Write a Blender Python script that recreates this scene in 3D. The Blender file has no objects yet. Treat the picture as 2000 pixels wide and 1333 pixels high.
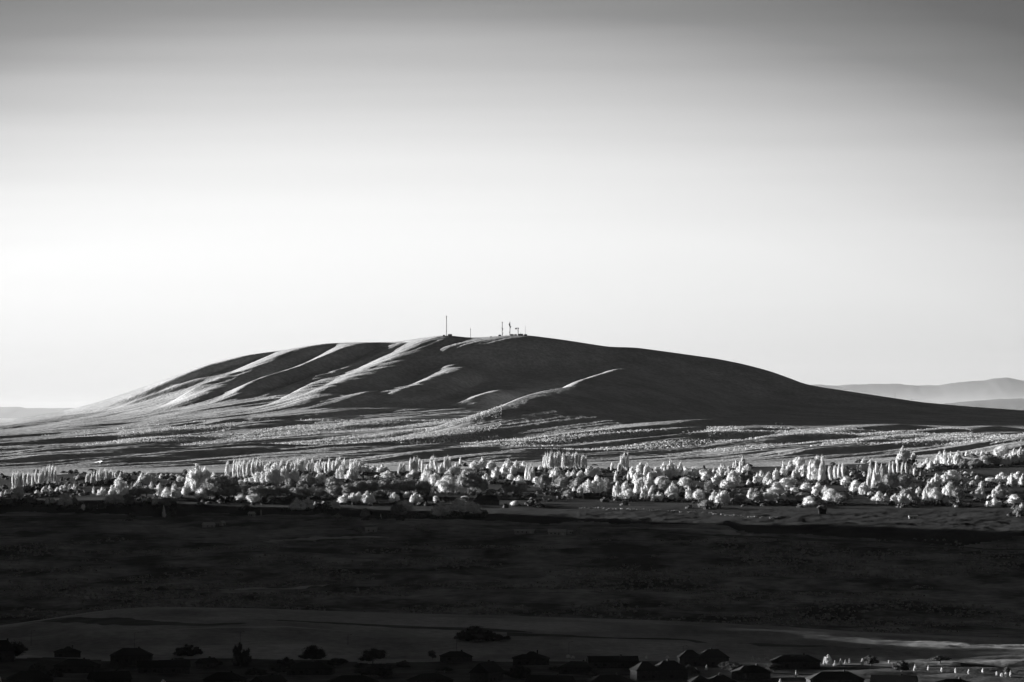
import bpy, math, random
import numpy as np
C = bpy.context.scene
COL = C.collection
rng = np.random.default_rng(7)
R = math.radians
K = 36.0 / (135.0 * 2000.0)      # radians per photo pixel
HY = 805.0                       # row of the level horizon in the photo

# ------------------------------------------------------------------ camera
cam = bpy.data.cameras.new('camera'); camo = bpy.data.objects.new('camera', cam); COL.objects.link(camo)
cam.lens = 135; cam.sensor_width = 36; cam.clip_start = 1; cam.clip_end = 400000
camo.location = (0, 0, 0)
camo.rotation_euler = (R(90) + math.atan((HY - 666.5) * K), 0, 0)
C.camera = camo
# ------------------------------------------------------------------ light
SUN_EL, SUN_AZ = R(6.5), R(22.0)          # azimuth counted from -x towards +y
C.view_settings.view_transform = 'Standard'; C.view_settings.look = 'None'
C.view_settings.exposure = 1.5; C.view_settings.gamma = 1
sd = np.array([-math.cos(SUN_EL) * math.cos(SUN_AZ), math.cos(SUN_EL) * math.sin(SUN_AZ), math.sin(SUN_EL)])
sun = bpy.data.lights.new('sun', 'SUN'); suno = bpy.data.objects.new('sun', sun); COL.objects.link(suno)
sun.energy = 5.0; sun.angle = R(0.5); sun.color = (1, 1, 1)     # monochrome infrared photograph: neutral light
from mathutils import Vector
suno.rotation_euler = Vector(sd).to_track_quat('Z', 'Y').to_euler()
C.cycles.max_bounces = 5; C.cycles.diffuse_bounces = 2; C.cycles.volume_bounces = 0

W = bpy.data.worlds.new('World'); C.world = W; W.use_nodes = True
nt = W.node_tree; nt.nodes.clear(); N = nt.nodes.new; L = nt.links.new
def mth(nt, op, a, b=None, clamp=False):
    n = nt.nodes.new('ShaderNodeMath'); n.operation = op; n.use_clamp = clamp
    for i, v in enumerate((a, b)):
        if v is None: continue
        if isinstance(v, (int, float)): n.inputs[i].default_value = v
        else: nt.links.new(v, n.inputs[i])
    return n.outputs[0]
def ramp(nt, fac, stops, interp='LINEAR'):
    n = nt.nodes.new('ShaderNodeValToRGB'); n.color_ramp.interpolation = interp
    e = n.color_ramp.elements
    e[0].position, e[0].color = stops[0][0], (stops[0][1],) * 3 + (1,)
    e[1].position, e[1].color = stops[-1][0], (stops[-1][1],) * 3 + (1,)
    for p, v in stops[1:-1]:
        q = e.new(p); q.color = (v, v, v, 1)
    nt.links.new(fac, n.inputs[0]); return n.outputs[0]
sky = N('ShaderNodeTexSky'); sky.sky_type = 'NISHITA'; sky.sun_disc = False
sky.sun_elevation = SUN_EL; sky.sun_rotation = math.atan2(sd[0], sd[1])
bw = N('ShaderNodeRGBToBW'); L(sky.outputs[0], bw.inputs[0])
tc = N('ShaderNodeTexCoord'); sep = N('ShaderNodeSeparateXYZ'); L(tc.outputs['Generated'], sep.inputs[0])
nz = N('ShaderNodeTexNoise'); nz.inputs['Scale'].default_value = 5.0; nz.inputs['Detail'].default_value = 3
mp = N('ShaderNodeMapping'); mp.inputs['Scale'].default_value = (1, 1, 26); L(tc.outputs['Generated'], mp.inputs[0]); L(mp.outputs[0], nz.inputs[0])
# infrared film: the sky darkens quickly away from the horizon glow and away from the bright azimuth
az = mth(nt, 'ADD', sep.outputs[0], 0.025)
az2 = mth(nt, 'MULTIPLY', az, az)
elev = mth(nt, 'ADD', sep.outputs[2], mth(nt, 'MULTIPLY', mth(nt, 'MINIMUM', az2, 0.08), 1.1))
elev = mth(nt, 'ADD', elev, mth(nt, 'MULTIPLY', mth(nt, 'SUBTRACT', nz.outputs[0], 0.5), 0.009))
fac = mth(nt, 'MULTIPLY', elev, 4.0)
SKYV = [(0.0, 1.2), (.03, 1.16), (.08, 1.04), (.14, .97), (.20, .91), (.27, .77), (.33, .60), (.38, .45), (.43, .28), (.50, .16), (.60, .10), (.85, .07), (1.0, .065)]
g = ramp(nt, fac, SKYV)
norm = mth(nt, 'DIVIDE', 1.0, 1.0)
mul = mth(nt, 'MULTIPLY', g, bw.outputs[0])
SKY_NORM = 1.19
mul = mth(nt, 'MULTIPLY', mul, SKY_NORM)
up = mth(nt, 'GREATER_THAN', sep.outputs[2], -0.02)
mul = mth(nt, 'MULTIPLY', mul, up)
bg = N('ShaderNodeBackground'); bg.inputs[1].default_value = 0.1; L(mul, bg.inputs[0])
wo = N('ShaderNodeOutputWorld'); L(bg.outputs[0], wo.inputs[0])

# ------------------------------------------------------------------ helpers
def tag(o, label=None, cat=None, group=None, kind=None):
    if label: o['label'] = label
    if cat: o['category'] = cat
    if group: o['group'] = group
    if kind: o['kind'] = kind
    return o
def empty(name, loc, rz=0.0, sc=(1, 1, 1)):
    o = bpy.data.objects.new(name, None); COL.objects.link(o)
    o.location = loc; o.rotation_euler = (0, 0, rz); o.scale = sc; o.empty_display_size = 1
    return o
def mesh_np(name, V, F, mat=None, smooth=False, parent=None, link=True):
    """V (n,3), F (m,k) index array with k = 3 or 4"""
    V = np.asarray(V, np.float32); F = np.asarray(F, np.int32)
    me = bpy.data.meshes.new(name)
    me.vertices.add(len(V)); me.vertices.foreach_set('co', V.ravel())
    k = F.shape[1]
    me.loops.add(F.size); me.loops.foreach_set('vertex_index', F.ravel())
    me.polygons.add(len(F)); me.polygons.foreach_set('loop_start', np.arange(0, F.size, k, dtype=np.int32))
    me.polygons.foreach_set('use_smooth', np.full(len(F), smooth))
    me.update(calc_edges=True)
    if mat: me.materials.append(mat)
    if not link: return me
    o = bpy.data.objects.new(name, me); COL.objects.link(o); o.parent = parent
    return o
class MB:
    """collects boxes, tubes and prisms for ONE mesh"""
    def __init__(s): s.v = []; s.f = []
    def add(s, vs, fs):
        b = len(s.v); s.v += [tuple(p) for p in vs]; s.f += [tuple(b + i for i in f) for f in fs]
    def box(s, x0, x1, y0, y1, z0, z1):
        s.add([(x0,y0,z0),(x1,y0,z0),(x1,y1,z0),(x0,y1,z0),(x0,y0,z1),(x1,y0,z1),(x1,y1,z1),(x0,y1,z1)],
              [(0,3,2,1),(4,5,6,7),(0,1,5,4),(1,2,6,5),(2,3,7,6),(3,0,4,7)])
    def tube(s, p, q, r0, r1=None, n=8):
        r1 = r0 if r1 is None else r1
        p, q = Vector(p), Vector(q); d = (q - p).normalized()
        a = d.orthogonal().normalized(); b = d.cross(a)
        vs = [p + (a * math.cos(t) + b * math.sin(t)) * r0 for t in [2 * math.pi * i / n for i in range(n)]]
        vs += [q + (a * math.cos(t) + b * math.sin(t)) * r1 for t in [2 * math.pi * i / n for i in range(n)]]
        s.add(vs, [(i, (i + 1) % n, n + (i + 1) % n, n + i) for i in range(n)] + [tuple(range(n - 1, -1, -1)), tuple(range(n, 2 * n))])
    def build(s, name, mat, parent=None):
        me = bpy.data.meshes.new(name); me.from_pydata(s.v, [], s.f); me.materials.append(mat); me.update()
        o = bpy.data.objects.new(name, me); COL.objects.link(o); o.parent = parent
        return o
def material(name, lo, hi, scale=0.1, detail=6, stretch=(1, 1, 1), rough=0.95, bump=0.0, bscale=None, bdist=1.0, fine=None, trans=0.0, rot=0.0, contrast=(.35, .65), objrand=0.0):
    m = bpy.data.materials.new(name); m.use_nodes = True; t = m.node_tree; t.nodes.clear()
    geo = t.nodes.new('ShaderNodeNewGeometry')
    mp = t.nodes.new('ShaderNodeMapping'); mp.inputs['Scale'].default_value = stretch; mp.inputs['Rotation'].default_value = (0, 0, rot); t.links.new(geo.outputs['Position'], mp.inputs[0])
    n = t.nodes.new('ShaderNodeTexNoise'); n.inputs['Scale'].default_value = scale; n.inputs['Detail'].default_value = detail; n.inputs['Roughness'].default_value = .62
    t.links.new(mp.outputs[0], n.inputs[0])
    c = ramp(t, n.outputs[0], [(contrast[0], lo), (contrast[1], hi)])
    if fine:
        n2 = t.nodes.new('ShaderNodeTexNoise'); n2.inputs['Scale'].default_value = fine[0]; n2.inputs['Detail'].default_value = 3
        t.links.new(geo.outputs['Position'], n2.inputs[0])
        c2 = ramp(t, n2.outputs[0], [(.3, fine[1]), (.7, fine[2])])
        c = mth(t, 'MULTIPLY', c, c2)
    if objrand:
        oi = t.nodes.new('ShaderNodeObjectInfo')
        c = mth(t, 'MULTIPLY', c, mth(t, 'ADD', mth(t, 'MULTIPLY', oi.outputs['Random'], objrand), 1 - objrand))
    b = t.nodes.new('ShaderNodeBsdfPrincipled'); b.inputs['Roughness'].default_value = rough; b.inputs['Specular IOR Level'].default_value = 0.1
    t.links.new(c, b.inputs['Base Color'])
    out = t.nodes.new('ShaderNodeOutputMaterial'); sh = b.outputs[0]
    if bump:
        bn = t.nodes.new('ShaderNodeTexNoise'); bn.inputs['Scale'].default_value = bscale or scale * 4; bn.inputs['Detail'].default_value = 4
        t.links.new(geo.outputs['Position'], bn.inputs[0])
        bu = t.nodes.new('ShaderNodeBump'); bu.inputs['Strength'].default_value = bump; bu.inputs['Distance'].default_value = bdist
        t.links.new(bn.outputs[0], bu.inputs['Height']); t.links.new(bu.outputs[0], b.inputs['Normal'])
    if trans:
        tr = t.nodes.new('ShaderNodeBsdfTranslucent'); t.links.new(c, tr.inputs[0])
        mx = t.nodes.new('ShaderNodeMixShader'); mx.inputs[0].default_value = trans
        t.links.new(sh, mx.inputs[1]); t.links.new(tr.outputs[0], mx.inputs[2]); sh = mx.outputs[0]
    t.links.new(sh, out.inputs[0])
    return m
M = dict(
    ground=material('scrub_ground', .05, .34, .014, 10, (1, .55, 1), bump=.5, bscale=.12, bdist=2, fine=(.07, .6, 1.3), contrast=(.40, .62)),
    field=material('mown_field', .22, .52, .013, 9, (1, .45, 1), bump=.4, bscale=.3, bdist=.6, fine=(.2, .75, 1.15), contrast=(.36, .64)),
    hill=material('dry_hill_grass', .40, .60, .01, 7, (1, 1, 1), bump=.9, bscale=.22, bdist=1.6, fine=(.12, .75, 1.15)),
    floor=material('shade_toned_floor', .012, .035, .02, 6, (1, .4, 1), bump=.4, bscale=.2, bdist=1.5),  # near-black belt ground: the shade between the trees is put into the colour
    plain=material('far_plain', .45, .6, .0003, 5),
    soil=material('dark_soil', .06, .14, .03, 6),
    verge=material('pale_verge', .4, .55, .03, 6),
    mount=material('mountain_rock', .09, .13, .0006, 7, bump=.2, bscale=.004, bdist=30),
    leaf=material('sunlit_leaf', .82, .95, .5, 3, trans=.15, objrand=.12),
    leaf2=material('shade_toned_leaf', .26, .42, .5, 3, trans=.12, objrand=.25),  # darker copy of the leaf material, shade painted into its colour
    under=material('undergrowth_leaf', .07, .14, .3, 3),
    yard=material('garden_soil', .04, .12, .05, 6, bump=.3, bscale=.5),
    darkleaf=material('dark_leaf', .05, .09, .5, 3),
    bark=material('bark', .12, .25, 1.5, 4, bump=.3),
    shrub=material('sage_leaf', .55, .8, .2, 3, trans=.15),
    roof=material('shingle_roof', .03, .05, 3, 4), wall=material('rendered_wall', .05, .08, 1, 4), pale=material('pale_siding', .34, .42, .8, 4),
    palerf=material('pale_metal_roof', .42, .5, .6, 3, rough=.5), trim=material('white_trim', .5, .6, 2, 2), glass=material('window_glass', .03, .05, 2, 2, rough=.15),
    steel=material('galvanised_steel', .22, .3, 1.2, 3, rough=.6), dsteel=material('dark_painted_steel', .05, .08, 1.2, 3, rough=.6), dirt=material('pale_dirt', .75, .85, .2, 4, bump=.2),
    concrete=material('concrete', .3, .4, 1, 4),
)

# ------------------------------------------------------------------ noise
def vnoise(x, y, seed):
    r = np.random.default_rng(seed); T = r.random((256, 256))
    xi = np.floor(x).astype(int); yi = np.floor(y).astype(int); fx = x - xi; fy = y - yi
    fx = fx * fx * (3 - 2 * fx); fy = fy * fy * (3 - 2 * fy)
    a = T[yi % 256, xi % 256]; b = T[yi % 256, (xi + 1) % 256]; c = T[(yi + 1) % 256, xi % 256]; d = T[(yi + 1) % 256, (xi + 1) % 256]
    return (a * (1 - fx) + b * fx) * (1 - fy) + (c * (1 - fx) + d * fx) * fy - .5
def fbm(x, y, seed, o=4):
    s = 0; a = 1
    for i in range(o): s = s + a * vnoise(x * 2 ** i + 17.3 * i, y * 2 ** i + 5.1 * i, seed + i); a *= .5
    return s
def sstep(a, b, x):
    t = np.clip((x - a) / (b - a), 0, 1); return t * t * (3 - 2 * t)

# ------------------------------------------------------------------ terrain height field on a (distance, bearing) mesh
uc = np.linspace(-.152, .152, 1151)
g1 = .152 + np.cumsum(np.geomspace(3e-4, .11, 58)); g1 = g1[g1 < 1.9]
gl = np.concatenate([g1[g1 < .3], np.arange(.305, .92, .006), g1[g1 > .95]])     # finer columns where the shading ridge stands
U = np.concatenate([-gl[::-1], uc, g1])
PX = 1000 + U / K
D = np.unique(np.round(np.concatenate([np.geomspace(15, 1650, 50), np.arange(1660, 2620, 5), np.arange(2620, 4250, 8), np.arange(4250, 5600, 8),
     np.arange(5600, 8640, 3.6), np.geomspace(8640, 12000, 60), np.geomspace(12100, 180000, 40)]), 2))
def prof(pts, soft=110): 
    p = np.array(pts, float); g = np.arange(-9000, 11001, 4.0); v = np.interp(g, p[:, 0], p[:, 1])
    n = int(soft / 4); k = np.hanning(2 * n + 3); k /= k.sum()
    return np.interp(PX, g, np.convolve(np.pad(v, n + 1, 'edge'), k, 'valid'))
SKYL = [(-5000, 812), (-2500, 840), (-900, 868), (-350, 850), (0, 825), (60, 813), (130, 802), (200, 783), (300, 749), (400, 713), (480, 694), (550, 685), (600, 676), (640, 671),
        (700, 669), (770, 669), (800, 664), (830, 660), (870, 655), (915, 660), (950, 659), (980, 656), (1030, 655), (1100, 664), (1170, 675), (1190, 678),
        (1240, 679), (1300, 687), (1400, 701), (1450, 711), (1500, 724), (1540, 738), (1570, 750), (1600, 756), (1700, 771), (1800, 786), (1900, 795),
        (2000, 802), (2350, 825), (3200, 850), (6000, 812)]
def zy(d, y): return -(y - HY) * K * d
crest = prof([(-2000, 1290), (-300, 1250), (0, 1222), (100, 1208), (200, 1191), (300, 1185), (500, 1188), (700, 1195), (1000, 1203), (1300, 1212), (1500, 1222), (1700, 1235), (2000, 1247), (3000, 1275)])
one = np.ones_like(PX)
ky = [(15, -9 * one), (600, -62 * one), (1200, -108 * one), (1650, -124 * one), (2050, -129 - 2 * sstep(800, 2000, PX)), (2350, zy(2350, crest + 14)), (2500, zy(2500, crest)),
      (2590, zy(2590, crest + 10)), (2850, np.minimum(zy(2500, crest) - 14, -158)), (3300, zy(3300, 1142) * one), (3800, zy(3800, 1060) * one), (4300, zy(4300, 1001) * one),
      (4800, zy(4800, prof([(0, 962), (1000, 957), (2000, 950)]))),
      (5600, zy(5600, prof([(-3000, 915), (0, 918), (700, 913), (1100, 905), (1500, 903), (1800, 894), (2000, 882), (3500, 890)]))),
      (6300, zy(6300, prof([(-3000, 890), (0, 884), (700, 874), (1200, 866), (1600, 861), (2000, 857), (3500, 870)]))),
      (6800, zy(6800, prof([(-3000, 875), (0, 862), (500, 846), (1000, 842), (1200, 829), (1500, 832), (1800, 842), (2000, 850), (3500, 862)]))),
      (7500, zy(7500, prof([(-3000, 870), (-400, 862), (0, 845), (200, 825), (400, 804), (600, 794), (900, 796), (1200, 808), (1500, 815), (1700, 820), (2000, 828), (2500, 840), (3500, 855)]))),
      (8100, zy(8100, prof([(-3000, 868), (-400, 858), (0, 832), (200, 808), (400, 766), (600, 740), (800, 728), (900, 726), (1050, 730), (1200, 744), (1400, 768), (1570, 792), (1700, 800), (2000, 816), (2500, 835), (3500, 852)]))),
      (8450, zy(8450, prof(SKYL, 24))), (8700, zy(8450, prof(SKYL, 24)) - 9), (9600, np.minimum(zy(8450, prof(SKYL, 24)) * .3 - 60, -60)), (11500, -112 * one), (180000, -125 * one)]
kD = np.array([k[0] for k in ky], float); kZ = np.array([k[1] for k in ky])
# monotone cubic interpolation along the distance
h = np.diff(kD)[:, None]; dl = np.diff(kZ, axis=0) / h
m = np.zeros_like(kZ); m[0] = dl[0]; m[-1] = dl[-1]
w1 = 2 * h[1:] + h[:-1]; w2 = h[1:] + 2 * h[:-1]
with np.errstate(divide='ignore', invalid='ignore'):
    hm = (w1 + w2) / (w1 / dl[:-1] + w2 / dl[1:])
m[1:-1] = np.where(dl[:-1] * dl[1:] > 0, hm, 0)
idx = np.clip(np.searchsorted(kD, D, side='right') - 1, 0, len(kD) - 2)
t = ((D - kD[idx]) / (kD[idx + 1] - kD[idx]))[:, None]; hh = (kD[idx + 1] - kD[idx])[:, None]
Z = (2*t**3 - 3*t**2 + 1) * kZ[idx] + (t**3 - 2*t**2 + t) * hh * m[idx] + (-2*t**3 + 3*t**2) * kZ[idx + 1] + (t**3 - t**2) * hh * m[idx + 1]
X = U[None, :] * D[:, None]; Y = np.repeat(D[:, None], len(U), 1)

SKYR = zy(D[:, None], prof(SKYL, 24)[None, :])            # line of sight to the summit outline, per column
HEAD = np.clip(SKYR - Z, .6, None)
def hitD(px, py, lift=0.0, d0=1700, d1=8450):
    """distance at which the line of sight of photo pixel (px, py) meets the ground (raised by lift)"""
    j = np.interp((px - 1000) * K, U, np.arange(len(U))); j0 = int(j); f = j - j0; j1 = min(j0 + 1, len(U) - 1)
    r = (D >= d0) & (D <= d1); d = D[r]; z = Z[r, j0] * (1 - f) + Z[r, j1] * f
    if lift: hd = HEAD[r, j0]; z = z + lift / (1 + (lift / hd) ** 3) ** (1 / 3)
    a = z + (py - HY) * K * d
    k = np.argmax(a >= 0) if (a >= 0).any() else int(np.argmax(a))
    return float(d[k])
def spur(pts, A, wl, wr, top=.12, bot=.3, d0=5650, add=False, pw=1.5):
    P = []; n = len(pts); last = 8450
    if pts[0][0] > 5000: P = [tuple(map(float, p)) for p in pts]; px = 7          # already distance and offset
    for i, (px, py) in enumerate(pts if not P else []):
        s = i / (n - 1); lift = A * min(1, (s / top if top > 0 else 1), ((1 - s) / bot if bot > 0 else 1)) * .95
        d = hitD(px, py, lift, d0)
        if i: d = min(d, last - 25)
        last = d; P.append((d, (px - 1000) * K * d))
    P = np.array(P[::-1])
    r = np.where((D >= P[0, 0]) & (D <= P[-1, 0]))[0]
    if len(r) < 2: return
    dd = D[r]; xc = np.interp(dd, P[:, 0], P[:, 1])
    if len(r) > 40:
        pad = np.concatenate([2 * xc[0] - xc[1:21][::-1], xc, 2 * xc[-1] - xc[-21:-1][::-1]]); xc = np.convolve(pad, np.ones(41) / 41, 'valid')
    s = (dd - P[0, 0]) / (P[-1, 0] - P[0, 0])           # 0 low end, 1 top end
    amp = A * sstep(0, bot, s) * sstep(0, max(top, .04), 1 - s)
    wob = fbm(dd / 260, dd * 0 + px, abs(int(A * 31 + px)), 2) * 16
    tt = (X[r] - xc[:, None] - wob[:, None] * (.4 if pw > 1 else .15))
    jit = 1 + .22 * fbm(X[r] / 90, Y[r] / 200, 91, 2)
    a = np.where(tt < 0, -tt / (wl * jit), tt / (wr * jit))
    f = np.clip(1 - a ** pw, 0, 1) ** 1.25 if pw > 1 else np.where(tt < 0, np.clip(1 - a ** 1.5, 0, 1), np.clip(1 - np.sqrt(a * a + .0016) + .04, 0, 1))
    g = amp[:, None] * f
    B[r] = B[r] + g if add else np.maximum(B[r], g) + .25 * np.minimum(B[r], g)
B = np.zeros_like(Z)
# spurs of the hill, traced along their lit crests from the top down
spur([(1010, 659), (960, 662), (920, 670), (890, 685), (855, 702), (815, 722)], 35, 100, 330, .04, .4)
spur([(8260, 300), (8016, 240), (7738, 186), (7400, 112), (7150, 55), (6950, 0), (6750, -62), (6550, -135), (6400, -200)], 54, 95, 280, .2, .4)
spur([(545, 687), (480, 695), (400, 716), (330, 745), (260, 775), (190, 795)], 18, 95, 60, .05, .4)
spur([(640, 673), (590, 680), (540, 700), (480, 730), (400, 764), (330, 788), (250, 806)], 24, 105, 70, .05)
spur([(722, 671), (690, 678), (650, 690), (590, 714), (520, 744), (440, 775), (380, 796)], 22, 85, 65, .05)
spur([(800, 672), (770, 683), (720, 700), (650, 726), (570, 756), (490, 785)], 15, 65, 45, .08)
spur([(880, 657), (845, 664), (800, 683), (740, 711), (690, 735), (620, 765), (540, 794), (470, 808)], 27, 105, 110, .04)
spur([(910, 706), (885, 717), (850, 738), (800, 760), (730, 784), (650, 800)], 20, 80, 70, .2, .3, 5650, True)
spur([(1040, 752), (1010, 760), (960, 774), (905, 785), (860, 797)], 13, 70, 70, .4, .3, 5650, True)
spur([(905, 757), (870, 768), (830, 782), (790, 792)], 6, 35, 35, .2, .3, 5650, True)
spur([(1190, 762), (1130, 774), (1090, 784), (1040, 797), (1000, 808)], 13, 50, 330, .6, .3, 5650, True)
spur([(1070, 800), (1045, 806), (1020, 815)], 6, 40, 35, .2, .3, 5650, True)
spur([(640, 745), (590, 768), (540, 786), (480, 798)], 9, 40, 40, .2, .3, 5650, True)
spur([(450, 745), (400, 770), (340, 792)], 7, 35, 32, .2, .3, 5650, True)
spur([(770, 765), (700, 785), (620, 800)], 8, 45, 40, .2, .3, 5650, True)
for p_, a_ in (([(520, 722), (450, 752), (380, 778), (300, 800)], 7), ([(610, 722), (560, 742), (500, 765), (430, 790)], 9), ([(860, 695), (800, 722), (740, 750), (670, 775)], 7),
               ([(970, 712), (910, 738), (850, 760), (780, 780)], 8), ([(400, 735), (330, 762), (250, 788), (180, 803)], 6), ([(1000, 772), (950, 786), (890, 800)], 7)):
    spur(p_, a_, 46, 42, .4, .4, 5650, True)
# long low swells of the foot slopes
F = [[(230, 822), (120, 838), (0, 850), (-150, 862)], [(440, 833), (300, 843), (150, 855), (0, 866), (-150, 880)], [(420, 851), (280, 861), (150, 872), (0, 881), (-150, 890)],
     [(350, 872), (250, 878), (150, 885), (0, 894), (-150, 902)], [(570, 866), (480, 873), (400, 880), (280, 890), (120, 903), (0, 909)],
     [(740, 869), (700, 874), (600, 882), (480, 893), (370, 904)], [(910, 864), (800, 873), (700, 886), (560, 899), (430, 909)],
     [(1060, 863), (950, 871), (830, 883), (720, 896), (620, 903)], [(1070, 876), (1020, 885), (900, 897), (800, 903)],
     [(1450, 824), (1300, 830), (1180, 840), (1080, 852), (1000, 861), (880, 872)], [(1380, 835), (1300, 842), (1200, 847), (1100, 856), (1000, 867)],
     [(1510, 833), (1440, 839), (1380, 848), (1300, 859), (1220, 868), (1130, 877)], [(1820, 832), (1700, 836), (1600, 847), (1500, 861), (1380, 872), (1260, 881), (1150, 888)],
     [(1810, 850), (1750, 856), (1620, 863), (1500, 875), (1400, 886), (1300, 895)], [(1760, 863), (1620, 873), (1520, 884), (1400, 893)],
     [(2050, 847), (1920, 852), (1830, 859), (1720, 872), (1650, 881), (1540, 891)], [(2100, 852), (2000, 858), (1900, 865), (1800, 876), (1700, 888)],
     [(2150, 858), (2000, 866), (1920, 872), (1840, 880)], [(860, 812), (760, 823), (650, 837), (560, 846)], [(960, 824), (850, 838), (750, 848), (620, 857)],
     [(720, 799), (600, 809), (450, 821), (300, 832)], [(560, 822), (470, 832), (380, 842)], [(1980, 836), (1880, 838), (1780, 845), (1680, 852)], [(180, 806), (90, 820), (-20, 836), (-200, 850)]]
for i, p in enumerate(F): spur(p, 5.2 + (i * 7 % 5) * .8, 120, 70, .25, .25, 5620 if p[-1][1] > 850 else 6400)
hm_ = sstep(6500, 7100, Y) * (1 - sstep(8350, 8450, Y))
fm_ = sstep(5500, 5800, Y) * (1 - sstep(6700, 7100, Y))
hillside = (Y > 6600) & (Y < 8460)
B = np.where(hillside, B / (1 + (B / HEAD) ** 3) ** (1 / 3), B)
Z = Z + B
tdir = -X * .75 + Y * .66; sdir = X * .66 + Y * .75
Z += fm_ * (1 - .6 * sstep(6450, 6750, Y) * sstep(900, 1060, PX + 0 * Y)) * ((fbm(tdir / 50, sdir / 800, 5, 4) * 5.5 + fbm(tdir / 21, sdir / 500, 55, 2) * 2.0)) + hm_ * ((1 - .96 * sstep(930, 1080, PX + 0 * Y)) * np.minimum(HEAD * .12, 4) * (fbm(tdir / 60, sdir / 500, 9, 4) + .5 * fbm(tdir / 22, sdir / 260, 19, 3)) + fbm(X / 14, Y / 14, 3, 2) * .5)
Z += fm_ * fbm(X / 10, Y / 12, 4, 2) * .5
Z += sstep(2650, 3000, Y) * (1 - sstep(4200, 4500, Y)) * (fbm(X / 120, Y / 90, 11, 4) * 5 + fbm(X / 14, Y / 12, 12, 3) * 1.4)
Z += sstep(1500, 1700, Y) * (1 - sstep(2350, 2480, Y)) * (fbm(X / 160, Y / 55, 13, 3) * 4.0 + sstep(100, 200, X) * fbm(X / 45, Y / 14, 16, 4) * 3.2)
Z += sstep(4300, 4500, Y) * (1 - sstep(5400, 5600, Y)) * (fbm(X / 150, Y / 120, 14, 3) * 3.0)
Z += sstep(12000, 30000, Y) * fbm(X / 3000, Y / 3000, 15, 3) * 8
# unseen ridge added left of the view, crest heights shaped to shade the valley floor
XR = -1650.0
SHADE_RIDGE = [(-500, 40), (800, 70), (2000, 85), (2600, 92), (2700, 95), (2750, 100), (2810, 109), (2930, 107), (2980, 91), (3120, 90), (3175, 110), (3330, 150), (3450, 165), (4715, 178), (4775, 155), (4845, 30), (4915, -60), (5200, -120)]
rz = np.interp(Y, [r[0] for r in SHADE_RIDGE], [r[1] for r in SHADE_RIDGE]) + fbm(Y / 260, Y * 0, 21, 3) * 3
flank = np.abs(X - XR - fbm(Y / 500, Y * 0 + 3, 22, 2) * 90 * 0)
rzz = rz - (rz + 135) * (np.clip(flank / 820, 0, 1.2) ** 1.25) + fbm(X / 90, Y / 130, 23, 4) * 14 * sstep(60, 200, flank)
Z = np.where((Y > 300) & (flank < 950) & (Y < 5700), np.maximum(Z, rzz), Z)

nr, nc = Z.shape
def ground_z(x, y):
    j = np.interp(x / y, U, np.arange(nc)); i = np.interp(y, D, np.arange(nr))
    i0 = np.minimum(i.astype(int) if hasattr(i, 'astype') else int(i), nr - 2); j0 = np.minimum(j.astype(int) if hasattr(j, 'astype') else int(j), nc - 2)
    a = i - i0; b = j - j0
    return (Z[i0, j0] * (1 - a) * (1 - b) + Z[i0 + 1, j0] * a * (1 - b) + Z[i0, j0 + 1] * (1 - a) * b + Z[i0 + 1, j0 + 1] * a * b)
def at(px, py, d0=1700, d1=8450, sink=0.0):
    d = hitD(px, py, 0, d0, d1); x = (px - 1000) * K * d
    return x, d, float(ground_z(x, d)) - sink
V = np.stack([X, Y, Z], -1).reshape(-1, 3)
ii = np.arange(nr * nc).reshape(nr, nc)
Q = np.stack([ii[:-1, :-1], ii[:-1, 1:], ii[1:, 1:], ii[1:, :-1]], -1)
foot = 5440 + 110 * fbm(U * 30, U * 0, 31, 3)[None, :-1] + 0 * Q[..., 0]
cy = (Y[:-1, :-1] + Y[1:, 1:]) / 2
belt = 4280 - 110 * sstep(500, 1000, PX[:-1])[None] - 330 * sstep(1000, 1900, PX[:-1])[None] + 170 * fbm(U * 45, U * 0, 33, 5)[None, :-1] + 0 * Q[..., 0]  # shade-coloured floor reaches further forward at right, over ground the sun still hits
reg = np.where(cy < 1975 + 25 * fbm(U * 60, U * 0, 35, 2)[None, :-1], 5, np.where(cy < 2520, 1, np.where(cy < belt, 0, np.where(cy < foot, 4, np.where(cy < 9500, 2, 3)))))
for k, (nm, mt) in enumerate([('ground', 'ground'), ('field', 'field'), ('hill', 'hill'), ('plain', 'plain'), ('shade_toned_floor', 'floor'), ('yards', 'yard')]):
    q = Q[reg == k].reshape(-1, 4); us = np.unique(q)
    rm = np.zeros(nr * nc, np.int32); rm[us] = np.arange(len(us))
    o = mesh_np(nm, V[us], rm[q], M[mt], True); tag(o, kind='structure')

# ------------------------------------------------------------------ far mountains
def range_(name, pts, dist, depth, seed, px0, px1, base=-125, rough=.1):
    n = 420; xs = (np.linspace(px0, px1, n) - 1000) * K * dist
    top = np.interp(np.linspace(px0, px1, n), [p[0] for p in pts], [p[1] for p in pts]); top = -(top - HY) * K * dist
    rows = 36; s = np.linspace(0, 1, rows)[:, None]
    y = dist - depth * (1 - s) * .5 + depth * s * .5 + 0 * xs[None]; x = xs[None] + 0 * s
    shp = np.where(s < .5, (s * 2) ** 1.2, 1 - ((s - .5) * 2) ** 1.5)
    nz_ = fbm(x / (dist * .012), y / (dist * .03), seed, 4)
    z = base - 30 + (top[None] - base + 30) * shp * (1 + rough * nz_ * (1 - shp) * 4)
    z = z + shp ** 3 * fbm(x / (dist * .0035), y / (dist * .02), seed + 5, 4) * dist * (.0003 if px0 > 0 else .0002)
    v = np.stack([x, y, z], -1).reshape(-1, 3); i = np.arange(rows * n).reshape(rows, n)
    q = np.stack([i[:-1, :-1], i[:-1, 1:], i[1:, 1:], i[1:, :-1]], -1).reshape(-1, 4)
    return tag(mesh_np(name, v, q, M['mount'], True), kind='structure')
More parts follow.
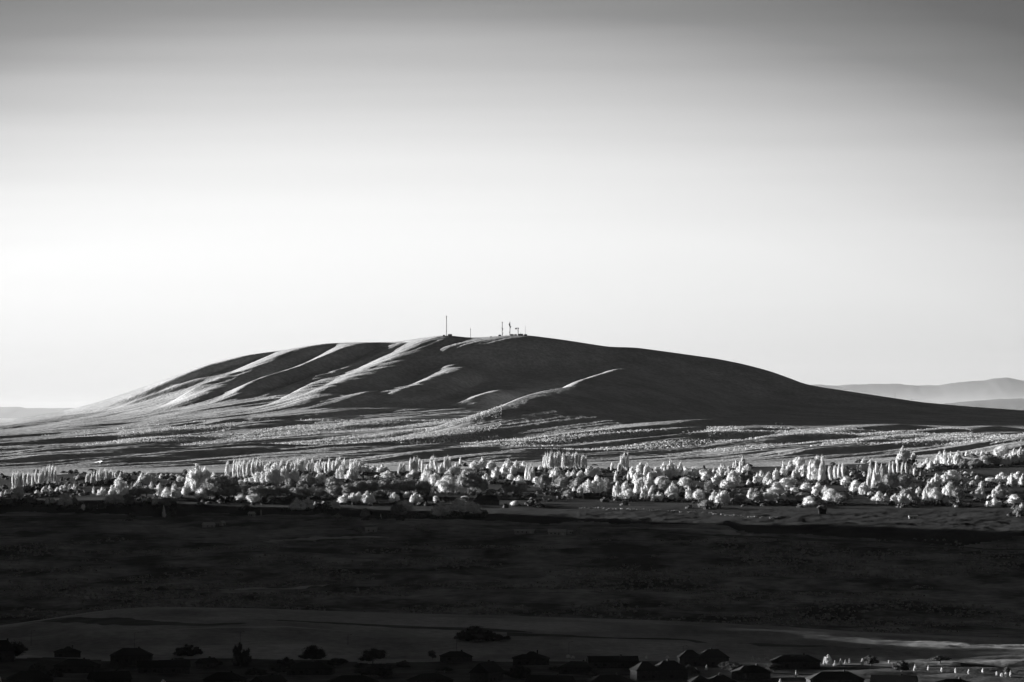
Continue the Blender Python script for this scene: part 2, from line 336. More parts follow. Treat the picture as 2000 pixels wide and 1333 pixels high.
range_('mountains', [(1400, 790), (1500, 756), (1570, 751), (1640, 753), (1700, 749), (1750, 750), (1790, 753), (1830, 752), (1860, 748), (1900, 744), (1925, 742), (1940, 739), (1965, 738), (1985, 740), (2000, 743),
    (2060, 735), (2200, 745), (2500, 752), (3000, 800)], 75000, 9000, 41, 1380, 3000)
range_('mountains', [(1700, 806), (1800, 797), (1850, 788), (1900, 783), (1940, 779), (2000, 778), (2200, 782), (2600, 800)], 38000, 5000, 42, 1700, 2600)
range_('mountains', [(-1500, 800), (-600, 785), (-200, 790), (0, 795), (38, 795), (46, 797), (100, 798), (140, 797), (220, 801), (320, 805)], 75000, 8000, 43, -1500, 320)

# ------------------------------------------------------------------ trees
def leaf_cloud(P, Nn, size, rg, flat=.3):
    n = len(P)
    nn = Nn + rg.normal(0, flat, (n, 3)); nn /= np.linalg.norm(nn, axis=1)[:, None]
    a = np.cross(nn, rg.normal(0, 1, (n, 3))); a /= np.linalg.norm(a, axis=1)[:, None]; b = np.cross(nn, a)
    s = size * (.6 + .8 * rg.random((n, 1)))
    V = np.stack([P - a * s - b * s * .6, P + a * s - b * s * .6, P + a * s * .8 + b * s * .7, P - a * s * .8 + b * s * .7], 1).reshape(-1, 3)
    return V, np.arange(4 * n).reshape(n, 4)
def lobes_mesh(name, lobes, n, size, seed, mat, core=.72):
    """lobes: (cx,cy,cz, rx,ry,rz); leaf-sized faces over and inside every lobe, plus a crumpled inner core that stops light"""
    rg = np.random.default_rng(seed); lob = np.array(lobes, float)
    area = (lob[:, 3] * lob[:, 5]); cnt = np.maximum((n * area / area.sum()).astype(int), 8)
    P, NN = [], []
    for l, c in zip(lob, cnt):
        d = rg.normal(0, 1, (c, 3)); d /= np.linalg.norm(d, axis=1)[:, None]; d[:, 2] = np.where(d[:, 2] < -.75, -d[:, 2], d[:, 2])
        r = 1 + .13 * rg.normal(0, 1, (c, 1)) ; r = np.minimum(r, 1.3)
        r = r * (1 + .16 * np.sin(d[:, :1] * 7 + l[0] * 40) * np.cos(d[:, 2:] * 6 + l[1] * 30))
        P.append(l[:3] + d * l[3:] * r); q = d / l[3:]; NN.append(q / np.linalg.norm(q, axis=1)[:, None])
    P = np.concatenate(P); NN = np.concatenate(NN)
    keep = np.ones(len(P), bool)
    for l in lob:
        keep &= (((P - l[:3]) / (l[3:] * .8)) ** 2).sum(1) > 1
    P = P[keep]; NN = NN[keep]
    V, F = leaf_cloud(P, NN, size, rg)
    cv, cf = [V], [F]; off = len(V)
    nu, nv = 9, 6
    for l in lob:
        th = np.linspace(0, 2 * np.pi, nu, endpoint=False); ph = np.linspace(.12, np.pi - .12, nv)
        T, Pp = np.meshgrid(th, ph); dd = np.stack([np.sin(Pp) * np.cos(T), np.sin(Pp) * np.sin(T), np.cos(Pp)], -1).reshape(-1, 3)
        v = l[:3] + dd * l[3:] * core * (1 + rg.normal(0, .07, (len(dd), 1)))
        i = np.arange(nu * nv).reshape(nv, nu); q = np.stack([i[:-1], np.roll(i[:-1], -1, 1), np.roll(i[1:], -1, 1), i[1:]], -1).reshape(-1, 4)
        cv.append(v); cf.append(q + off); off += len(v)
    return mesh_np(name, np.concatenate(cv), np.concatenate(cf), mat, False, link=False)
def crown_mesh(kind, seed, mat):
    rg = np.random.default_rng(seed); r = rg.random; L_ = []
    if kind in ('round', 'bushy'):
        big = []
        nb = 6 if kind == 'round' else 9
        for i in range(nb):
            a = i * 6.283 / (nb - 1) + r(); 
            if kind == 'round':
                q = 0 if i == 0 else .13 + .11 * r(); zc = .66 if i == 0 else .30 + .36 * r(); R0 = .27 if i == 0 else .18 + .09 * r(); big.append((math.cos(a) * q, math.sin(a) * q, zc, R0, R0 * (.9 + .35 * r())))
            else:
                q = 0 if i == 0 else .12 + .2 * r(); top = (1 - 1.3 * q * (.6 + .8 * r())); R0 = .12 + .07 * r(); hz = .17 + .12 * r(); big.append((math.cos(a) * q, math.sin(a) * q, top - hz, R0, hz))
                big.append((math.cos(a) * q * 1.1, math.sin(a) * q * 1.1, .2 + .1 * r(), R0 * 1.15, .2))
        for x, y, z, R0, hz in big:
            L_.append((x, y, z, R0, R0, hz))
            for k in range(6 if kind == 'round' else 4):
                a = r() * 6.283; e = -.4 + 1.8 * r(); e = min(e, 1.4); w = R0 * (.22 + .25 * r())
                L_.append((x + math.cos(a) * math.cos(e) * R0 * .85, y + math.sin(a) * math.cos(e) * R0 * .85, max(z + math.sin(e) * hz * .85, .1), w, w, w * (1.1 if kind == 'round' else 2.0)))
        return lobes_mesh('crown', L_, 5200, .0125, seed, mat)
    if kind == 'poplar':
        for i in range(7):
            a = i * 2.4 + r(); q = .22 * (i > 0); z0 = .14 + .5 * r()
            L_.append((math.cos(a) * q, math.sin(a) * q, .35 + .33 * r(), .17 + .06 * r(), .17 + .06 * r(), .26 + .08 * r()))
        L_.append((0, 0, .55, .24, .24, .43)); L_.append((.03, 0, .8, .15, .15, .2))
        return lobes_mesh('crown', L_, 1500, .02, seed, mat)
    if kind == 'cone':
        for i in range(8):
            s = i / 7; L_.append((r() * .06 - .03, r() * .06 - .03, .14 + .72 * s, .36 * (1 - s) + .07, .36 * (1 - s) + .07, .14))
        return lobes_mesh('crown', L_, 1100, .025, seed, mat)
def trunk_mesh(seed):
    rg = random.Random(seed); mb = MB(); mb.tube((0, 0, -.04), (.01, 0, .45), .03, .018, 7)
    for i in range(5):
        a = i * 1.26 + rg.random(); mb.tube((0, 0, .22 + .04 * i), (math.cos(a) * .25, math.sin(a) * .25, .55 + .05 * i), .013, .004, 5)
    me = bpy.data.meshes.new('trunk'); me.from_pydata(mb.v, [], mb.f); me.materials.append(M['bark']); return me
TR = [trunk_mesh(s) for s in range(3)]
CR = {}
for kd, n in (('round', 8), ('bushy', 8), ('poplar', 8), ('cone', 3)):
    for mk in ('leaf', 'leaf2', 'darkleaf'):
        if mk == 'leaf' or kd in ('round', 'bushy') or (kd == 'poplar' and mk == 'leaf2'):
            CR[kd, mk] = [crown_mesh(kd, 100 + i + 17 * len(kd), M[mk]) for i in range(n)]
TREES = []   # (root, px, base, w, h, kind, mat, zone tag)
NAME = {'round': 'round_tree', 'bushy': 'bushy_tree', 'poplar': 'poplar_tree', 'cone': 'conical_tree'}
def tree(px, top, base, w, kind='round', mat='leaf', d0=4150, d1=6250, info=None):
    x, d, z = at(px, base, d0, d1)
    hm = max(2.0, (base - top) * K * d); wm = max(1.2, w * K * d)
    rg = random.Random(int(px * 13 + base * 7)); q_ = 1.15 if kind in ('poplar', 'cone') else 1.36
    o = empty(NAME[kind], (x, d, z - .2), rg.random() * 6.283, (wm * q_ * (.9 + .25 * rg.random()), wm * q_, hm * 1.05))
    o.rotation_euler[0] = rg.uniform(-.05, .05); o.rotation_euler[1] = rg.uniform(-.05, .05)
    cr = bpy.data.objects.new('crown', rg.choice(CR[kind, mat])); COL.objects.link(cr); cr.parent = o
    tk = bpy.data.objects.new('trunk', rg.choice(TR)); COL.objects.link(tk); tk.parent = o
    TREES.append([o, px, base, w, base - top, kind, mat, info])
    return o
k2 = {'r': 'round', 'b': 'bushy', 'p': 'poplar', 'c': 'cone'}
# every tree of the belt: x, top row, base row, width, kind (capital letter: a crown with shade put into its leaf colour)
TXT = """
26 926 962 7 p;31 925 961 7 p;36 924 961 8 p;42 924 960 8 p;48 926 958 6 p;55 925 952 7 p;64 926 955 5 p;71 918 950 7 p;77 921 951 6 p;83 917 951 7 p;92 913 951 7 p;97 911 950 7 p;102 910 951 7 p;107 914 950 6 p
38 949 981 25 r;4 961 973 9 b;12 959 972 9 b;17 961 972 7 r;72 958 972 12 b;85 952 970 11 b;98 950 970 12 b;112 952 968 9 r;120 949 964 9 r;127 948 963 9 b;136 948 963 10 b;146 948 964 11 b
92 975 988 11 r;103 973 985 9 r;126 966 995 30 r;146 972 990 16 R;163 986 1001 8 r;191 986 994 5 c;60 970 985 22 R;12 975 988 22 R;170 926 949 6 p;174 924 949 6 p;179 927 950 6 p;184 922 950 7 p;190 921 947 6 p;195 918 946 8 p;201 921 946 6 p;205 918 944 7 p;210 917 944 8 p;216 919 944 7 p;221 923 942 6 p;226 922 941 6 p;236 922 938 8 b;243 921 938 8 b
153 928 937 8 b;184 952 966 7 b;200 953 969 17 b;233 935 975 36 b;226 964 991 38 r;250 966 990 24 R;276 926 950 18 b;290 925 950 22 b;268 942 956 15 b;296 943 962 10 b;262 952 975 30 R;287 950 975 34 R;312 947 973 18 b;325 953 974 18 b;342 947 975 20 b;282 973 985 10 r;305 970 990 16 r;321 987 1011 9 c;255 1004 1011 5 r;315 926 936 9 b;325 927 936 9 b;335 926 936 10 b;345 927 937 9 b;330 972 992 30 R
351 930 945 10 r;359 933 945 7 r;372 922 958 22 b;387 914 966 42 b;402 917 965 34 b;425 929 977 60 R;448 934 976 44 R;395 955 978 24 r;365 946 968 16 b;418 925 948 16 b;434 928 946 14 b;442 913 935 6 p
428 970 981 9 c;470 966 981 18 r;495 967 986 24 r;529 968 980 13 r;476 987 996 8 r;580 975 999 32 b;600 974 996 30 b;616 982 993 9 b;632 981 992 7 r;655 977 996 20 b;673 966 986 24 b;688 964 984 18 b
470 938 950 13 r;480 935 949 13 r;490 934 948 13 r;505 922 946 20 r;522 915 948 22 b;536 911 948 26 b;556 914 945 24 b;577 913 945 15 b;566 935 957 22 R;601 928 954 34 R;626 925 950 19 r;648 932 956 28 R;665 912 938 17 b;687 911 940 22 b;612 951 967 14 r
480 947 972 36 R;508 950 975 34 R;535 950 974 36 R;560 950 974 30 R;590 952 976 36 R;625 955 977 30 R;655 950 974 34 R;683 946 972 34 R;704 940 970 34 R;728 938 970 34 R;752 937 968 34 R;778 938 970 34 R;800 936 968 32 R;826 938 970 32 R
703 903 926 22 b;716 907 925 14 b;730 909 922 15 b;747 908 924 20 b;757 921 938 30 b;700 929 937 12 r;715 930 938 12 r;736 928 937 10 r;783 904 929 11 b;790 906 928 7 p;803 897 930 7 p;808 895 930 8 p;813 895 930 7 p;818 898 929 7 p;826 901 927 7 p;807 919 936 26 b;842 894 925 7 p;847 892 925 8 p;852 895 925 7 p;870 894 926 7 p;875 892 926 7 p;880 895 925 7 p;835 910 928 14 b;862 908 928 16 b;880 915 930 16 b;891 906 929 16 b;908 918 932 18 b;899 894 912 7 p;930 901 923 24 r;943 893 916 13 b;960 901 921 19 r;970 914 936 17 b;992 899 927 26 b;1008 902 926 20 b;1022 904 923 22 b;1000 912 929 16 b
835 921 957 24 r;852 926 958 20 r;874 929 967 36 r;915 921 967 52 R;940 935 968 30 R;950 927 945 19 b;997 925 940 12 r;1014 931 947 23 b;960 955 971 20 R;990 945 970 30 R;1018 945 970 28 R
690 964 985 18 b;702 962 985 20 b;716 961 985 20 b;724 966 984 14 b;770 964 984 18 b;795 961 974 14 r;810 963 986 20 b;820 968 985 12 b;790 979 1009 40 r;852 969 981 11 r;862 984 1013 39 r;897 976 1006 30 r;908 969 979 13 r;925 983 1010 28 r;1005 978 991 16 r;801 1007 1016 7 c;744 1007 1017 4 c;777 1012 1041 30 R;713 1004 1024 20 R;1037 981 988 6 r;1046 981 989 6 r;1052 988 993 9 b
1027 912 945 9 p;1034 909 947 9 b;1042 912 942 8 b;1055 909 922 8 b;1062 890 921 7 p;1066 887 922 7 p;1071 886 922 7 p;1075 885 923 8 p;1080 884 923 7 p;1085 886 922 7 p;1089 884 922 7 p;1094 884 922 8 p;1099 887 921 7 p;1104 889 922 6 p;1108 886 922 8 p;1113 885 922 7 p;1118 887 922 7 p;1123 886 921 7 p;1127 886 922 7 p;1132 888 922 6 p;1137 891 921 7 p;1141 890 921 7 p;1145 893 921 6 p;1088 915 937 28 b;1049 932 950 18 r;1064 926 960 24 R;1086 929 943 14 b;1100 931 957 38 R;1130 934 958 36 R;1110 921 935 12 b;1120 919 936 12 b;1135 920 936 16 b;1150 913 932 16 b;1164 915 932 22 r
1073 959 970 6 r;1080 960 969 7 r;1087 957 969 8 b;1094 960 969 6 r;1120 952 966 7 p;1133 949 973 14 b;1084 944 950 10 b;1095 944 951 10 b;1150 939 966 24 b;1166 931 965 28 b;1158 948 966 11 b;1168 947 966 12 b;1184 935 962 24 R;1110 958 975 28 R
1195 904 922 7 p;1208 905 926 7 p;1213 891 926 7 p;1219 887 926 8 p;1225 886 926 7 p;1190 944 952 8 r;1202 921 946 8 p;1205 941 975 14 b;1228 923 945 8 p;1236 912 937 15 b;1252 903 928 20 b;1264 906 930 16 b;1245 922 950 22 b;1222 942 972 22 b;1228 957 980 24 r;1212 965 980 12 b;1250 935 967 20 b;1268 928 963 24 b;1258 950 978 16 b;1273 950 977 12 b;1285 912 937 22 r;1298 905 930 18 b;1292 930 955 26 r;1300 940 967 22 R;1286 962 980 24 b;1312 945 972 20 b;1316 964 979 18 r;1310 902 937 14 b;1318 906 936 14 b;1327 903 935 12 b;1338 912 933 18 b;1356 912 935 23 r;1337 933 957 28 r;1346 953 981 14 b;1364 957 983 22 r
1374 917 936 14 r;1384 916 936 14 b;1394 915 935 12 b;1410 909 931 18 b;1422 911 932 12 b;1437 900 916 10 b;1451 893 913 12 b;1446 906 926 16 b;1460 907 927 18 b;1378 922 942 18 r;1400 928 951 20 b;1430 920 946 28 b;1420 938 963 30 r;1385 938 962 18 R;1395 960 982 18 b;1414 960 986 28 b;1380 977 993 28 R;1445 966 986 26 R;1466 955 976 18 b;1480 962 984 24 R
1478 927 948 14 b;1487 920 947 18 b;1500 923 948 16 b;1515 917 942 14 b;1505 937 949 14 b;1462 937 951 10 b;1530 902 931 16 c;1545 901 928 18 b;1560 894 926 26 r;1583 900 932 16 b;1596 892 926 18 p;1606 893 925 12 p;1554 915 937 16 b;1570 910 936 20 b;1588 906 942 24 b;1603 905 943 14 b;1622 912 945 9 p;1630 911 944 9 p;1638 908 940 9 p;1646 907 938 9 p;1538 934 958 30 r;1520 943 972 28 r;1505 961 982 32 r;1531 965 981 15 b;1552 952 964 16 r;1575 944 965 26 r;1598 946 970 20 b;1612 950 970 18 b;1580 970 991 28 r;1622 956 986 32 r;1566 962 982 26 R;1645 960 986 36 R
1675 909 926 4 p;1681 909 926 4 p;1678 926 940 14 R;1663 922 934 7 r;1688 922 933 7 r;1652 932 952 20 r;1672 939 966 26 r;1688 944 968 22 b;1700 902 958 12 b;1711 905 962 16 b;1722 912 955 10 b;1740 925 962 40 R;1762 928 960 34 R;1716 940 968 30 R
1762 874 906 20 b;1770 878 905 16 r;1756 892 908 14 b;1784 884 896 12 b;1737 905 930 6 p;1745 903 932 6 p;1753 904 930 6 p;1761 905 931 6 p;1770 905 930 6 p;1779 911 932 9 p;1786 915 933 7 p;1687 895 906 9 b;1700 898 906 10 b;1797 922 936 5 c;1788 904 915 10 b;1797 904 916 12 b;1812 896 916 20 b;1818 903 920 16 r;1834 883 912 18 b;1846 881 912 16 b;1858 884 912 14 b;1872 882 912 20 b;1888 881 893 9 b;1898 882 893 8 b;1908 881 893 9 b;1918 881 893 8 b;1928 882 893 8 b;1956 871 896 27 r;1924 890 911 22 r;1942 892 910 30 R;1965 889 910 22 b;1980 880 908 22 b;1993 876 906 20 b;1884 897 915 24 R;1904 898 915 24 R
1700 961 972 11 r;1716 961 981 22 b;1729 966 982 14 b;1746 966 986 18 b;1762 963 988 24 b;1774 968 986 14 b;1782 943 960 16 b;1795 952 964 13 b;1770 955 978 26 R;1827 928 952 20 b;1820 939 962 24 b;1812 950 986 18 b;1826 954 986 26 r;1855 943 971 24 b;1847 969 986 11 r;1860 919 944 32 r;1848 925 945 18 b;1885 922 931 13 b;1899 922 930 8 b;1908 929 937 9 b;1900 939 951 14 b;1888 943 953 10 b;1917 941 952 13 b;1934 933 947 20 r;1955 924 947 26 b;1976 927 951 20 b;1988 922 940 20 b;1997 928 950 14 b;1915 951 978 22 b;1950 951 976 26 b;1932 967 977 9 b;1942 975 991 26 b;1980 966 986 26 r;1883 981 987 9 r;1867 987 992 6 r;1995 984 1000 10 b;1992 990 1010 18 R;1870 955 978 26 R;1972 955 976 24 R
"""
random.seed(3)
for line in TXT.strip().split('\n'):
    for s in line.split(';'):
        a = s.split(); 
        if len(a) < 5: continue
        px, tp, bs, w = map(float, a[:4]); kd = a[4]
        tree(px, tp, bs, w, k2[kd.lower()], 'leaf2' if kd.isupper() else 'leaf')
# the long rows of poplars behind the belt
for px in np.arange(445, 512, 3.9):
    if random.random() < .1: continue
    tree(px + random.uniform(-1, 1), 900 + random.uniform(-3, 5) + (px < 452) * 2, 937 + random.uniform(-2, 2), random.uniform(5.2, 8.4), 'poplar', info='row1')
for px in np.arange(514, 570, 4.6):
    if random.random() < .1: continue
    tree(px + random.uniform(-1, 1), 903 + random.uniform(-3, 6), 926 + random.uniform(-2, 2), random.uniform(5.2, 9), 'poplar', info='row2')
for px in np.arange(574, 700, 4.4):
    if random.random() < .1: continue
    tree(px + random.uniform(-1.2, 1.2), 899 + random.uniform(-4, 6) + max(0, (px - 670) * .15), 928 + random.uniform(-3, 3), random.uniform(5.2, 9.5), 'poplar', info='row3')
print('trees', len(TREES))

# ------------------------------------------------------------------ labels of the trees
ZONES = [(70, 'left edge of the belt'), (150, 'left of pale dirt patch'), (255, 'below pale dirt patch'), (345, 'between dirt patch and broadest tree'), (450, 'beside the broadest tree'),
         (575, 'under left half of long poplar row'), (700, 'under right half of long poplar row'), (795, 'just right of long poplar row'), (890, 'below tallest summit mast'), (960, 'below the summit saddle'),
         (1055, 'below summit tower cluster'), (1155, 'by the dense poplar block'), (1237, 'just right of dense poplar block'), (1320, 'below bright spur top'), (1400, 'right of bright spur top'), (1480, 'below right shoulder of hill'),
         (1560, 'below white hillside huts'), (1660, 'right of white hillside huts'), (1740, 'around the slim poplar pair'), (1810, 'around tallest bright tree'), (1900, 'right of tallest bright tree'), (2100, 'right edge of the belt')]
ORD = ['first', 'second', 'third', 'fourth', 'fifth', 'sixth', 'seventh', 'eighth', 'ninth', 'tenth', 'eleventh', 'twelfth', 'thirteenth', 'fourteenth', 'fifteenth', 'sixteenth', 'seventeenth', 'eighteenth',
       'nineteenth', 'twentieth', 'twenty-first', 'twenty-second', 'twenty-third', 'twenty-fourth', 'twenty-fifth', 'twenty-sixth', 'twenty-seventh', 'twenty-eighth', 'twenty-ninth', 'thirtieth']
from collections import defaultdict
def label_trees(lst, scheme, group):
    g = defaultdict(list)
    for t in lst: g[scheme(t)].append(t)
    for key, ts in g.items():
        ts.sort(key=lambda t: t[1])
        for i, t in enumerate(ts):
            lab = key if len(ts) == 1 else (ORD[i] + ' from left: ' + key if i < len(ORD) else key)
            tag(t[0], lab, {'poplar': 'poplar', 'round': 'tree', 'bushy': 'tree', 'cone': 'conical tree'}[t[5]], group)
def belt_scheme(t):
    o, px, bs, w, h, kd, mk, info = t
    if info == 'row1': return 'slender poplar in tall left part of the long back row'
    if info == 'row2': return 'shorter poplar in middle gap of the long back row'
    if info == 'row3': return 'slender poplar in right part of the long back row'
    zone = next(z for x, z in ZONES if px < x)
    row = 'back' if bs < 931 else 'middle' if bs < 958 else 'front' if bs < 984 else 'foremost'
    if kd == 'poplar': a = 'slender tall poplar' if h > 24 else 'slender short poplar'
    elif kd == 'cone': a = 'small pointed conical tree'
    else:
        size = 'tiny' if h < 12 else 'small' if h < 19 else 'medium' if h < 28 else 'large'
        a = size + ' ' + ('dark' if mk == 'leaf2' else 'pale') + ' ' + ('round' if kd == 'round' else 'ragged') + ' tree'
    return a + ', ' + row + ' row, ' + zone
label_trees(TREES, belt_scheme, 'trees of the valley belt')

# ------------------------------------------------------------------ nearer trees in front of the field and in the housing estate
near = []
def ntree(px, top, base, w, kind, mat, label, cat='tree', group=None, d0=1660, d1=2520):
    o = tree(px, top, base, w, kind, mat, d0, d1); t = TREES.pop()
    tag(o, label, cat, group); return o
for px, tp, bs, w, kd, lb in [
    (905, 1233, 1252, 34, 'bushy', 'low dark bush at left of the clump on the pale field'), (928, 1223, 1254, 56, 'round', 'broad dark tree standing alone in the pale field'), (955, 1232, 1252, 32, 'bushy', 'low dark bush at right of the clump on the pale field'),
    (975, 1240, 1251, 36, 'bushy', 'lowest dark bush trailing right from the field clump'),
    (368, 1260, 1281, 45, 'bushy', 'flat topped dark tree between hipped house and tall dark tree'), (470, 1258, 1302, 36, 'bushy', 'tall dark tree with flat spreading top, lower left'), (611, 1261, 1292, 56, 'round', 'wide dark round tree above the low roofed house'),
    (728, 1269, 1299, 46, 'round', 'dark domed tree, upper one of two stacked domes'), (737, 1297, 1324, 72, 'round', 'broad dark domed tree, lower one of two stacked domes'), (30, 1254, 1290, 40, 'round', 'dark round tree beside the house at left edge'),
    (845, 1270, 1288, 16, 'round', 'small dark round tree left of the narrow hipped house'), (1760, 1290, 1312, 32, 'round', 'small dark dome of a tree amid the pale shrub row'), (1966, 1303, 1316, 14, 'round', 'small dark bush near right end of shrub row'),
    (1012, 1300, 1326, 40, 'bushy', 'dark ragged tree between two roofs, bottom middle'), (1425, 1292, 1312, 44, 'round', 'dark round tree right of the two humped house'), (545, 1296, 1318, 34, 'round', 'dark round tree bottom left of low roofed house')]:
    ntree(px, tp, bs, w, kd, 'darkleaf', lb, 'tree', 'dark trees among the near houses')
NR = random.Random(5)
for i, px in enumerate([75, 105, 190, 232, 285, 350, 425, 500, 560, 655, 705, 790, 868, 985, 1085, 1155, 1245, 1345, 1440, 1510, 1700, 1835]):
    b_ = NR.uniform(1296, 1326); w_ = NR.uniform(18, 40)
    ntree(px, b_ - w_ * NR.uniform(.35, .6), b_, w_, NR.choice(['bushy', 'round']), 'darkleaf', ORD[i] + ' from left of the low dark garden trees along the bottom', 'tree', 'low dark garden trees')
ntree(1616, 1281, 1300, 17, 'bushy', 'leaf', 'brightest bushy tree beside the dark roofs at lower right', 'tree')
for px, tp, bs, w, lb in [(1630, 1289, 1300, 8, 'small bright bush touching right side of brightest bushy tree'), (1641, 1286, 1299, 9, 'bright pointed shrub, first right of the brightest bushy tree'), (1650, 1287, 1297, 6, 'bright pointed shrub, second right of the brightest bushy tree'),
                          (1658, 1285, 1294, 5, 'bright pointed shrub, third right of the brightest bushy tree')]:
    ntree(px, tp, bs, w, 'cone', 'leaf', lb, 'shrub')
for i, (px, tp, bs) in enumerate([(1683, 1287, 1301), (1709, 1291, 1299), (1735, 1291, 1299), (1786, 1297, 1311), (1812, 1301, 1312), (1838, 1304, 1315), (1865, 1307, 1317), (1891, 1308, 1318), (1918, 1308, 1319), (1945, 1311, 1321), (1955, 1315, 1324), (1963, 1313, 1323), (1973, 1311, 1323)]):
    ntree(px, tp, bs, 3.4 + (i * 5 % 4) * .5 + (i > 9) * 1.5, 'poplar' if i % 3 else 'bushy', 'leaf', ORD[i] + ' small pale upright shrub from left in the spaced roadside row', 'shrub', 'upright shrubs in the roadside row')
for px, tp, bs, w, lb in [(1110, 1279, 1287, 8, 'low pale shrub under lamp post at bottom middle'), (1119, 1281, 1288, 7, 'low pale shrub just right of the one under lamp post'), (1470, 1281, 1291, 6, 'pale shrub between two humped house and wide roofed house'),
                          (1482, 1284, 1292, 7, 'pale shrub, second right of two humped house'), (1497, 1284, 1290, 9, 'low pale shrub, third right of two humped house'), (1379, 1297, 1309, 5, 'slim pale shrub in front of the two humped house'),
                          (1358, 1305, 1311, 6, 'tiny pale shrub before the two humped house'), (1554, 1311, 1325, 5, 'slim pale shrub below wide roofed house'), (1523, 1325, 1334, 8, 'pale shrub at bottom edge below wide roofed house'),
                          (2, 1321, 1334, 6, 'pale shrub in the bottom left corner'), (320, 1328, 1335, 9, 'pale shrub at bottom edge right of left houses'), (1262, 1281, 1287, 4, 'tiny pale shrub above the twin gabled house'), (1303, 1281, 1287, 6, 'tiny pale shrub left of two humped house')]:
    ntree(px, tp, bs, w, 'cone' if bs - tp > 8 else 'round', 'leaf', lb, 'shrub', 'garden shrubs among the near houses')
for px, tp, bs, w, kd, lb in [(1132, 1029, 1044, 12, 'bushy', 'ragged tree at right end of the pale sheds'), (1122, 1036, 1045, 10, 'bushy', 'low bush in front of the small pale shed'), (700, 1030, 1044, 18, 'round', 'dim round bush left of the pale low building'),
                              (825, 1024, 1042, 26, 'round', 'dim round tree in the scrub right of pale low building'), (660, 1006, 1020, 18, 'round', 'dim round tree at the belt edge left of pale low building'), (1340, 1058, 1066, 10, 'bushy', 'low scrub bush alone on the dark plain')]:
    ntree(px, tp, bs, w, kd, 'leaf2', lb, 'tree', None, 3000, 4600)

# ------------------------------------------------------------------ houses
def house(px, top, base, w, lb, cat='house', style='hip', dark=True, d0=1660, d1=2520, rot=0.0, name='house', pale=False, group=None):
    x, y, z = at(px, base, d0, d1); Wd = w * K * y; Hh = max((base - top) * K * y, 2.6)
    wall_h = min(max(Hh * .5, 2.4), 5.4) if Hh > 4 else Hh * .62
    dp = min(max(Wd * .55, 5), 12); a, b = Wd / 2, dp / 2
    root = empty(name, (x, y, z - .15), rot); tag(root, lb, cat, group)
    wm, rm = (M['pale'], M['palerf']) if pale else (M['wall'], M['roof'])
    m_ = MB(); m_.box(-a + .5, a - .5, -b + .5, b - .5, -1.2, wall_h); m_.build('wall', wm, root)
    rt = MB(); e = wall_h; t_ = Hh
    def hip(x0, x1, y0, y1, z0, z1, inset):
        cy = (y0 + y1) / 2; q = min(inset, (x1 - x0) / 2 - .2)
        v = [(x0, y0, z0), (x1, y0, z0), (x1, y1, z0), (x0, y1, z0), (x0, y0, z0 + .22), (x1, y0, z0 + .22), (x1, y1, z0 + .22), (x0, y1, z0 + .22), (x0 + q, cy, z1), (x1 - q, cy, z1)]
        rt.add(v, [(0, 3, 2, 1), (0, 1, 5, 4), (1, 2, 6, 5), (2, 3, 7, 6), (3, 0, 4, 7), (4, 5, 9, 8), (6, 7, 8, 9), (5, 6, 9), (7, 4, 8)])
    if style == 'hip': hip(-a, a, -b, b, e, t_, b * 1.1)
    elif style == 'gable': hip(-a, a, -b, b, e, t_, .02)
    elif style == 'double':
        hip(-a, -a * .05, -b, b, e, t_ * .97, b * .8); hip(-a * .25, a, -b * .92, b * 1.05, e + .05, t_, b * .9)
    elif style == 'flat': rt.box(-a, a, -b, b, e, max(t_, e + .4))
    elif style == 'step':
        hip(-a, a, -b, b, e, e + (t_ - e) * .6, b); hip(-a * .45, a * .55, -b * .8, b * .8, e + .3, t_, b * .7)
    rf = rt.build('roof', rm, root)
    if style != 'flat' and Wd > 9:
        c = MB(); c.box(a * .3, a * .3 + .8, -.4, .5, t_ - 1.6, t_ + .7); c.build('chimney', M['concrete'] if pale else M['wall'], rf)
    n = max(2, int(Wd / 4.5))
    for i in range(n):
        cx = -a + 1.6 + (2 * a - 3.2) * (i + .5) / n
        if i == n // 2:
            c = MB(); c.box(cx - .5, cx + .5, -b + .40, -b + .497, 0, 2.1); c.build('door', M['dsteel'], root)
        elif i == n - 1 and Wd > 14:
            c = MB()
            for k in range(4): c.box(cx - 1.3, cx + 1.3, -b + .42, -b + .497, .02 + k * .55, .53 + k * .55)
            c.build('garage_door', M['trim'] if pale else M['wall'], root)
        else:
            c = MB(); c.box(cx - .75, cx + .75, -b + .43, -b + .497, .95, min(2.1, wall_h - .2)); c.build('window', M['glass'], root)
            f = root.children[-1]; fr = MB()
            zt = min(2.1, wall_h - .2)
            fr.box(cx - .83, cx - .75, -b + .40, -b + .497, .87, zt + .08); fr.box(cx + .75, cx + .83, -b + .40, -b + .497, .87, zt + .08)
            fr.box(cx - .75, cx + .75, -b + .40, -b + .497, .87, .95); fr.box(cx - .75, cx + .75, -b + .40, -b + .497, zt, zt + .08)
            fr.build('frame', M['trim'] if pale else M['wall'], f)
    return root
